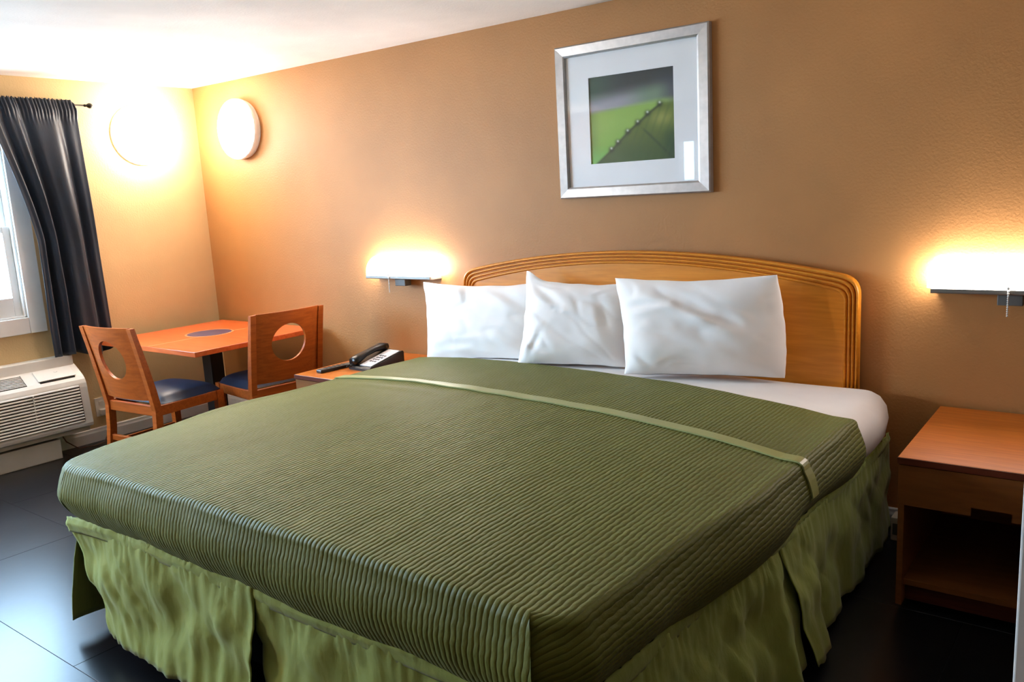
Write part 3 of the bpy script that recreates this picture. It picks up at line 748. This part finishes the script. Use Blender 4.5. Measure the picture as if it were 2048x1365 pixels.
# ------------------------------------------------------------------ chairs
def chair(label):
    W_, D, ZR0, ZR1, ZT = .50, .45, .385, .445, .915
    t = thing('dining_chair', label, 'chair', (0, 0, 0), 0, 'chairs at the orange table')
    rk = lambda z: -.012 - .10*max(0, (z-.42)/.5)**1.15 if z > .42 else -.012-.05*(1-z/.42)**1.5   # rake of the rear posts
    for s in (-1, 1):
        bm = bmesh.new(); zs = [0, .12, .28, .42, .55, .68, .80, ZT]; R0 = []
        for z in zs:
            yy = rk(z); hw = .018; xa = s*(W_/2); xb = s*(W_/2-.036); dd = .045 if z < .5 else .045-.015*(z-.5)/.4
            R0.append([bm.verts.new(v) for v in ((xa, yy-dd/2, z), (xb, yy-dd/2, z), (xb, yy+dd/2, z), (xa, yy+dd/2, z))])
        for A, B in zip(R0, R0[1:]):
            for i in range(4): bm.faces.new((A[i], A[(i+1) % 4], B[(i+1) % 4], B[i]))
        bm.faces.new(R0[0]); bm.faces.new(R0[-1]); from_bm('rear_leg', bm, M_WOODO, t)
        bm = bmesh.new(); xa = s*(W_/2-.002); xb = s*(W_/2-.042)
        pa = [(xa, D-.045, 0), (xb, D-.045, 0), (xb, D-.01, 0), (xa, D-.01, 0)]; pb = [(xa, D-.055, ZR1), (xb, D-.055, ZR1), (xb, D-.005, ZR1), (xa, D-.005, ZR1)]
        A = [bm.verts.new(v) for v in pa]; B = [bm.verts.new(v) for v in pb]
        for i in range(4): bm.faces.new((A[i], A[(i+1) % 4], B[(i+1) % 4], B[i]))
        bm.faces.new(A); bm.faces.new(B); from_bm('front_leg', bm, M_WOODO, t)
        box('seat_rail', (s*(W_/2-.006), .0, ZR0), (s*(W_/2-.030), D-.03, ZR1), M_WOODO, t, .003)
        box('stretcher', (s*(W_/2-.010), .0, .17), (s*(W_/2-.028), D-.03, .195), M_WOODO, t, .003)
    box('seat_rail', (-W_/2+.03, -.025, ZR0), (W_/2-.03, -.002, ZR1), M_WOODO, t, .003)
    box('seat_rail', (-W_/2+.03, D-.035, ZR0), (W_/2-.03, D-.012, ZR1), M_WOODO, t, .003)
    box('stretcher', (-W_/2+.03, -.04, .20), (W_/2-.03, -.02, .235), M_WOODO, t, .003)
    # curved back panel with an oval opening
    w2 = W_/2-.034; z0, z1 = ZR1+.035, ZT+.003; zc, ax_, az_ = .72, .118, .118; n = 64
    def outer(a):
        c, s_ = math.cos(a), math.sin(a); hz = (z1-zc) if s_ > 0 else (zc-z0)
        k = min(w2/abs(c) if abs(c) > 1e-6 else 9, hz/abs(s_) if abs(s_) > 1e-6 else 9); return (c*k, zc+s_*k)
    angs = sorted(set([2*PI*i/n for i in range(n)] + [math.atan2(z1-zc, w2), PI-math.atan2(z1-zc, w2), PI+math.atan2(zc-z0, w2), 2*PI-math.atan2(zc-z0, w2)])); n = len(angs)
    def bend(x, z, off): return (x, rk(z)-.030*(1-(x/w2)**2)+off, z+.012*(x/w2)**2*sst(.8, .92, z)*0)
    bm = bmesh.new(); rings = []
    for off in (-.009, .009):
        for f in (0, .33, .66, 1):
            ring = []
            for a in angs:
                ox_, oz_ = outer(a); ix_, iz_ = ax_*math.cos(a), zc+az_*math.sin(a)
                x, z = ix_+(ox_-ix_)*f, iz_+(oz_-iz_)*f; ring.append(bm.verts.new(bend(x, z, off)))
            rings.append(ring)
    def br(A, B):
        for i in range(n): bm.faces.new((A[i], A[(i+1) % n], B[(i+1) % n], B[i]))
    for k in (0, 1, 2): br(rings[k], rings[k+1]); br(rings[4+k], rings[5+k])
    br(rings[0], rings[4]); br(rings[3], rings[7])
    from_bm('backrest', bm, M_WOODO, t)
    # domed seat pad
    N = 20; Vv = []
    for side in (1, -1):
        for j in range(N+1):
            for i in range(N+1):
                u, v = -1+2*i/N, -1+2*j/N
                uu, vv = u*math.sqrt(1-v*v*.08), v*math.sqrt(1-u*u*.08)
                e = (max(0, 1-abs(u)**5)*max(0, 1-abs(v)**5))**.5
                z = ZR1+.002+(.022+.035*e if side > 0 else 0) - (.022*(1-e) if side > 0 else 0)
                Vv.append((uu*(W_/2-.008), D/2+.005+vv*(D/2-.012), z))
    n_ = (N+1)**2; Fv = []
    for sd in (0, 1):
        for j in range(N):
            for i in range(N):
                a = sd*n_+j*(N+1)+i; f = (a, a+1, a+N+2, a+N+1); Fv.append(f if sd == 0 else f[::-1])
    edge = [i for i in range(N+1)] + [j*(N+1)+N for j in range(1, N+1)] + [N*(N+1)+i for i in range(N-1, -1, -1)] + [j*(N+1) for j in range(N-1, 0, -1)]
    for a, b_ in zip(edge, edge[1:]+edge[:1]): Fv.append((a, a+n_, b_+n_, b_))
    bm = bmesh.new(); me = bpy.data.meshes.new('tmp'); me.from_pydata(Vv, [], Fv); bm.from_mesh(me); from_bm('seat', bm, M_SEAT, t, True)['label'] = 'padded navy seat'
    return t
ch1 = chair('wooden chair with navy seat and open oval back, beside the air conditioner')
ch2 = copy_tree(ch1); ch2['label'] = 'wooden chair with navy seat and oval cut-out back, next to the telephone nightstand'
ch1.location = (1.014, -1.29, 0); ch1.rotation_euler = (0, 0, .081)
ch2.location = (1.481, -.552, 0); ch2.rotation_euler = (0, 0, 1.44)

# ------------------------------------------------------------------ telephone and remote
ph = thing('telephone', 'black desk telephone with white faceplate on the nightstand', 'telephone', (2.165, -.40, .58), -.06)
prism = lambda nm, poly, x0, x1, mat, par: (lambda bm: (add_prism(bm, poly, x0, x1, lambda p, t: (t, p[0], p[1])), from_bm(nm, bm, mat, par))[1])(bmesh.new())
bm = bmesh.new(); add_prism(bm, [(-.135, 0), (.125, 0), (.13, .012), (.13, .075), (.12, .082), (.0, .052), (-.13, .026), (-.138, .018)], -.095, .10, lambda p, t: (t, p[0], p[1]))
bmesh.ops.bevel(bm, geom=list(bm.edges), offset=.003, segments=2, affect='EDGES'); from_bm('body', bm, M_PHONE, ph)
prism('faceplate', [(-.118, .0285), (.108, .0795), (.1075, .0825), (-.119, .0315)], -.012, .088, M_PLATE, ph)
for r in range(4):
    for c in range(3):
        y = -.065+r*.026; z = .0315+(y+.119)*.2257; x = .012+c*.02
        bm = bmesh.new(); add_box(bm, (x, y, z-.002), (x+.012, y+.014, z+.0035), .001, 1); from_bm('key', bm, M_KEY, ph)
bm = bmesh.new(); P = [(-.135, .048), (-.10, .058), (-.04, .078), (.03, .093), (.09, .100), (.125, .098)]
rings = []
for i, (y, z) in enumerate(P):
    k = [1, 1.06, .78, .78, 1.02, .96][i]; hh = [.020, .024, .016, .016, .022, .018][i]
    rings.append([bm.verts.new((-.055+.031*k*math.copysign(abs(math.cos(a))**.6, math.cos(a)), y, z+hh*math.copysign(abs(math.sin(a))**.7, math.sin(a)))) for a in [2*PI*q/16 for q in range(16)]])
for A, B in zip(rings, rings[1:]):
    for q in range(16): bm.faces.new((A[q], A[(q+1) % 16], B[(q+1) % 16], B[q]))
bm.faces.new(rings[0]); bm.faces.new(rings[-1]); from_bm('handset', bm, M_PHONE, ph, True)
hc = []
for i in range(90): a = i*.9; t_ = i/89; hc.append((-.055-.03*math.sin(PI*t_)+.006*math.cos(a), -.135-.03*math.sin(PI*t_)+.02*t_, .03-.012*t_+.006*math.sin(a)))
tube('cord', hc, .0018, M_PHONE, ph, 5)
rm = thing('remote_control', 'slim black remote control lying beside the telephone', 'remote', (1.99, -.56, .58), -.10)
bm = bmesh.new(); add_box(bm, (-.026, -.125, 0), (.026, .125, .02), .005, 2); from_bm('body', bm, M_PHONE, rm)
box('face', (-.020, -.112, .019), (.020, .112, .0215), M_SWITCH, rm, .001)
for r in range(5):
    for c in range(3): box('button', (-.015+c*.011, -.08+r*.03, .021), (-.008+c*.011, -.068+r*.03, .0235), M_PHONE, rm, .0005, 1)

# ------------------------------------------------------------------ air conditioner under the window
AY0, AY1 = -1.18, -2.28
ac = thing('air_conditioner', 'ivory wall air conditioner with louvred front under the window', 'air conditioner', (0, AY0, 0))
def achild(o): o.parent = ac; o.matrix_parent_inverse = Matrix.Translation((0, -AY0, 0)); return o
achild(box('sleeve', (.001, AY0-.004, .17), (.085, AY1, .645), M_ACW, None, .006))
prof_ = [(.075, .170), (.212, .172), (.232, .182), (.236, .20), (.232, .23), (.218, .44), (.213, .468), (.203, .492), (.185, .512), (.15, .538), (.10, .572), (.075, .585)]
bm = bmesh.new(); add_prism(bm, prof_, AY0, AY1, lambda p, t: (p[0], t, p[1])); achild(from_bm('cover', bm, M_ACW))
# louvred front: a flat dark sheet painted as the shade behind proud slats
fx = lambda z: .2365-(z-.20)*.077
bm = bmesh.new(); add_prism(bm, [(fx(.215)+.0005, .215), (fx(.455)+.0005, .455), (fx(.455)-.01, .455), (fx(.215)-.01, .215)], AY0-.05, AY1+.05, lambda p, t: (p[0], t, p[1])); achild(from_bm('grille_shade', bm, M_GAPSHADE))
zs = [.222+.0192*i for i in range(13)]
bm = bmesh.new(); add_prism(bm, [(0, -.0065), (.004, -.0065), (.0085, .0), (.004, .0062), (0, .0062)], 0, AY1-AY0+.11, lambda p, t: (p[0], t, p[1])); bmesh.ops.recalc_face_normals(bm, faces=bm.faces)
sl = bpy.data.meshes.new('slat'); bm.to_mesh(sl); bm.free(); sl.materials.append(M_ACW)
for z in zs:
    o = bpy.data.objects.new('slat', sl); C.objects.link(o); o.parent = ac; o.location = (fx(z), -.055, z)
achild(box('divider', (fx(.33)-.004, AY0-.34, .218), (fx(.33)+.004, AY0-.346, .452), M_ACW, None, .001))
def slope_box(nm, y0, y1, s0, s1, th, mat, par=None, up=0):
    """panel lying on the sloped top of the cover between two distances down the slope"""
    A, B = Vector((.095, 0, .5755)), Vector((.190, 0, .5085)); d = (B-A).normalized(); nn = Vector((-d.z, 0, d.x)); nn = nn if nn.z > 0 else -nn
    L = (B-A).length; bm = bmesh.new()
    P = [A+d*L*s0+nn*(up-.004), A+d*L*s1+nn*(up-.004), A+d*L*s1+nn*(up+th), A+d*L*s0+nn*(up+th)]
    add_prism(bm, P, y0, y1, lambda p, t: (p.x, t, p.z)); bmesh.ops.bevel(bm, geom=list(bm.edges), offset=.0015, segments=1, affect='EDGES')
    return achild(from_bm(nm, bm, mat, None))
slope_box('lid_gap_shade', -1.232, -1.452, .84, .96, .003, M_GAPSHADE)  # dark strip painted as the shade below the lid edge
slope_box('control_lid', -1.225, -1.458, .02, .86, .009, M_ACW)
slope_box('vent_shade', -1.53, -2.20, .05, .95, .0015, M_GAPSHADE)  # dark sheet painted as the shade between the vent slats
for i in range(8): slope_box('vent_slat', -1.535, -2.195, .08+.11*i, .135+.11*i, .005, M_ACW)
A = Vector((.125, -1.315, .563)); bm = bmesh.new()
add_tube(bm, [A+Vector((.010*math.sin(a), -.012+.012*math.cos(a), -.0065*math.sin(a)+.001)) for a in [PI*i/8 for i in range(9)]], .0012, 5)
add_tube(bm, [A+Vector((-.012*math.sin(a), -.045+.010*math.cos(a), .008*math.sin(a)+.001)) for a in [PI*i/8 for i in range(9)]], .0012, 5)
achild(from_bm('marking', bm, M_SWITCH, None))
achild(box('base_panel', (.001, -1.385, 0), (.19, AY1+.02, .128), M_ACG, None, .004))
achild(box('drain_lip', (.02, AY0-.012, .145), (.205, AY1, .172), M_ACG, None, .003))

# wall outlet, plug and cord of the air conditioner
ou = thing('wall_outlet', 'ivory wall outlet with a plug between air conditioner and chair', 'outlet', (0, -1.005, .235))
box('plate', (.0005, -.042, -.065), (.008, .042, .065), M_OUTLET, ou, .002)
box('socket', (.008, -.018, .012), (.011, .018, .042), M_OUTLET, ou, .002)
pg = thing('power_cord', 'pale plug and cord running from the outlet to the air conditioner', 'cord', (0, -1.0, .21))
box('plug', (.0115, -.03, -.028), (.05, .026, .012), M_OUTLET, pg, .006)
M_CORD = simple('brown_cord', (92, 62, 44), .5)
tube('cable', [(.04, 0, -.02), (.055, 0, -.08), (.07, -.02, -.16), (.10, -.06, -.202), (.12, -.14, -.204), (.10, -.24, -.20), (.07, -.30, -.14), (.06, -.33, -.06)], .004, M_CORD, pg, 8)

# low socket block beside the dark nightstand
so = thing('floor_outlet', 'small pale socket block low behind the bed near the dark nightstand', 'outlet', (4.985, -.10, 0))
box('body', (-.032, -.04, .0), (.032, .04, .105), M_OUTLET, so, .005)
box('face', (-.024, -.0425, .028), (.024, -.0395, .078), M_SWITCH, so, .002)

# ------------------------------------------------------------------ curtain and rod
CT = 2.297
NS, NT = 150, 70
Vv = []
for k in range(NT+1):
    t = k/NT
    for i in range(NS+1):
        s = i/NS
        zb = .650-.034*max(0, math.sin(PI*min(1, s*1.75)))
        z = CT+(zb-CT)*t
        if t < .02: z += .006*math.sin(i*1.9)*(1 if s > .12 else .2) - .035*max(0, 1-s/.05)**2
        yl = -1.305-.125*(max(0, z-1.4)/.617)**1.25
        yr = -.930+.032*t - .012*max(0, 1-t/.05)
        # pleats bunch towards the inner edge
        y = yr+(yl-yr)*s
        amp = .010+.030*sst(.02, .5, t)
        ph_ = 2*PI*(3.2*s + .22*math.sin(2*PI*s*1.15+.5)) + .6*t
        g = math.sin(ph_)+.35*math.sin(2*ph_+1.0)
        fine = .007*math.sin(i*1.05+.6*math.sin(i*.37))*max(0, 1-t/.09)
        x = .088+amp*g*(.25+.75*sst(.03, .25, s))+fine+.006*nz(s*7, t*3, 2)
        x += .017*sst(.075, .035, t) if t < .075 else 0    # the header pocket, in front of the rod
        if s > .93: x += .012*(s-.93)/.07
        Vv.append((x, y+.006*nz(s*5, t*4, 8), z))
Fv = [(j*(NS+1)+i, (j+1)*(NS+1)+i, (j+1)*(NS+1)+i+1, j*(NS+1)+i+1) for j in range(NT) for i in range(NS)]
cu = mesh('curtain', Vv, Fv, M_CURT, None, True); md = cu.modifiers.new('thickness', 'SOLIDIFY'); md.thickness = .003; md.offset = 0
tag(cu, 'charcoal curtain gathered on a rod and drawn to the side of the window', 'curtain')
rd = thing('curtain_rod', 'thin dark curtain rod with a small finial above the window', 'curtain rod', (.088, -.875, 2.268))
tube('rod', [(0, 0, 0), (0, -3.4, 0)], .006, M_ROD, rd)
bm = bmesh.new(); add_lathe(bm, [(0, -.03), (.007, -.028), (.010, -.02), (.007, -.012), (.012, -.004), (.018, .008), (.017, .02), (.009, .03), (0, .032)], lambda r, a, h: (r*math.cos(a), .028+h, r*math.sin(a)), 16); from_bm('finial', bm, M_ROD, rd, True)
box('bracket', (-.088, -.075, -.012), (.006, -.06, .0), M_ROD, rd, .002)
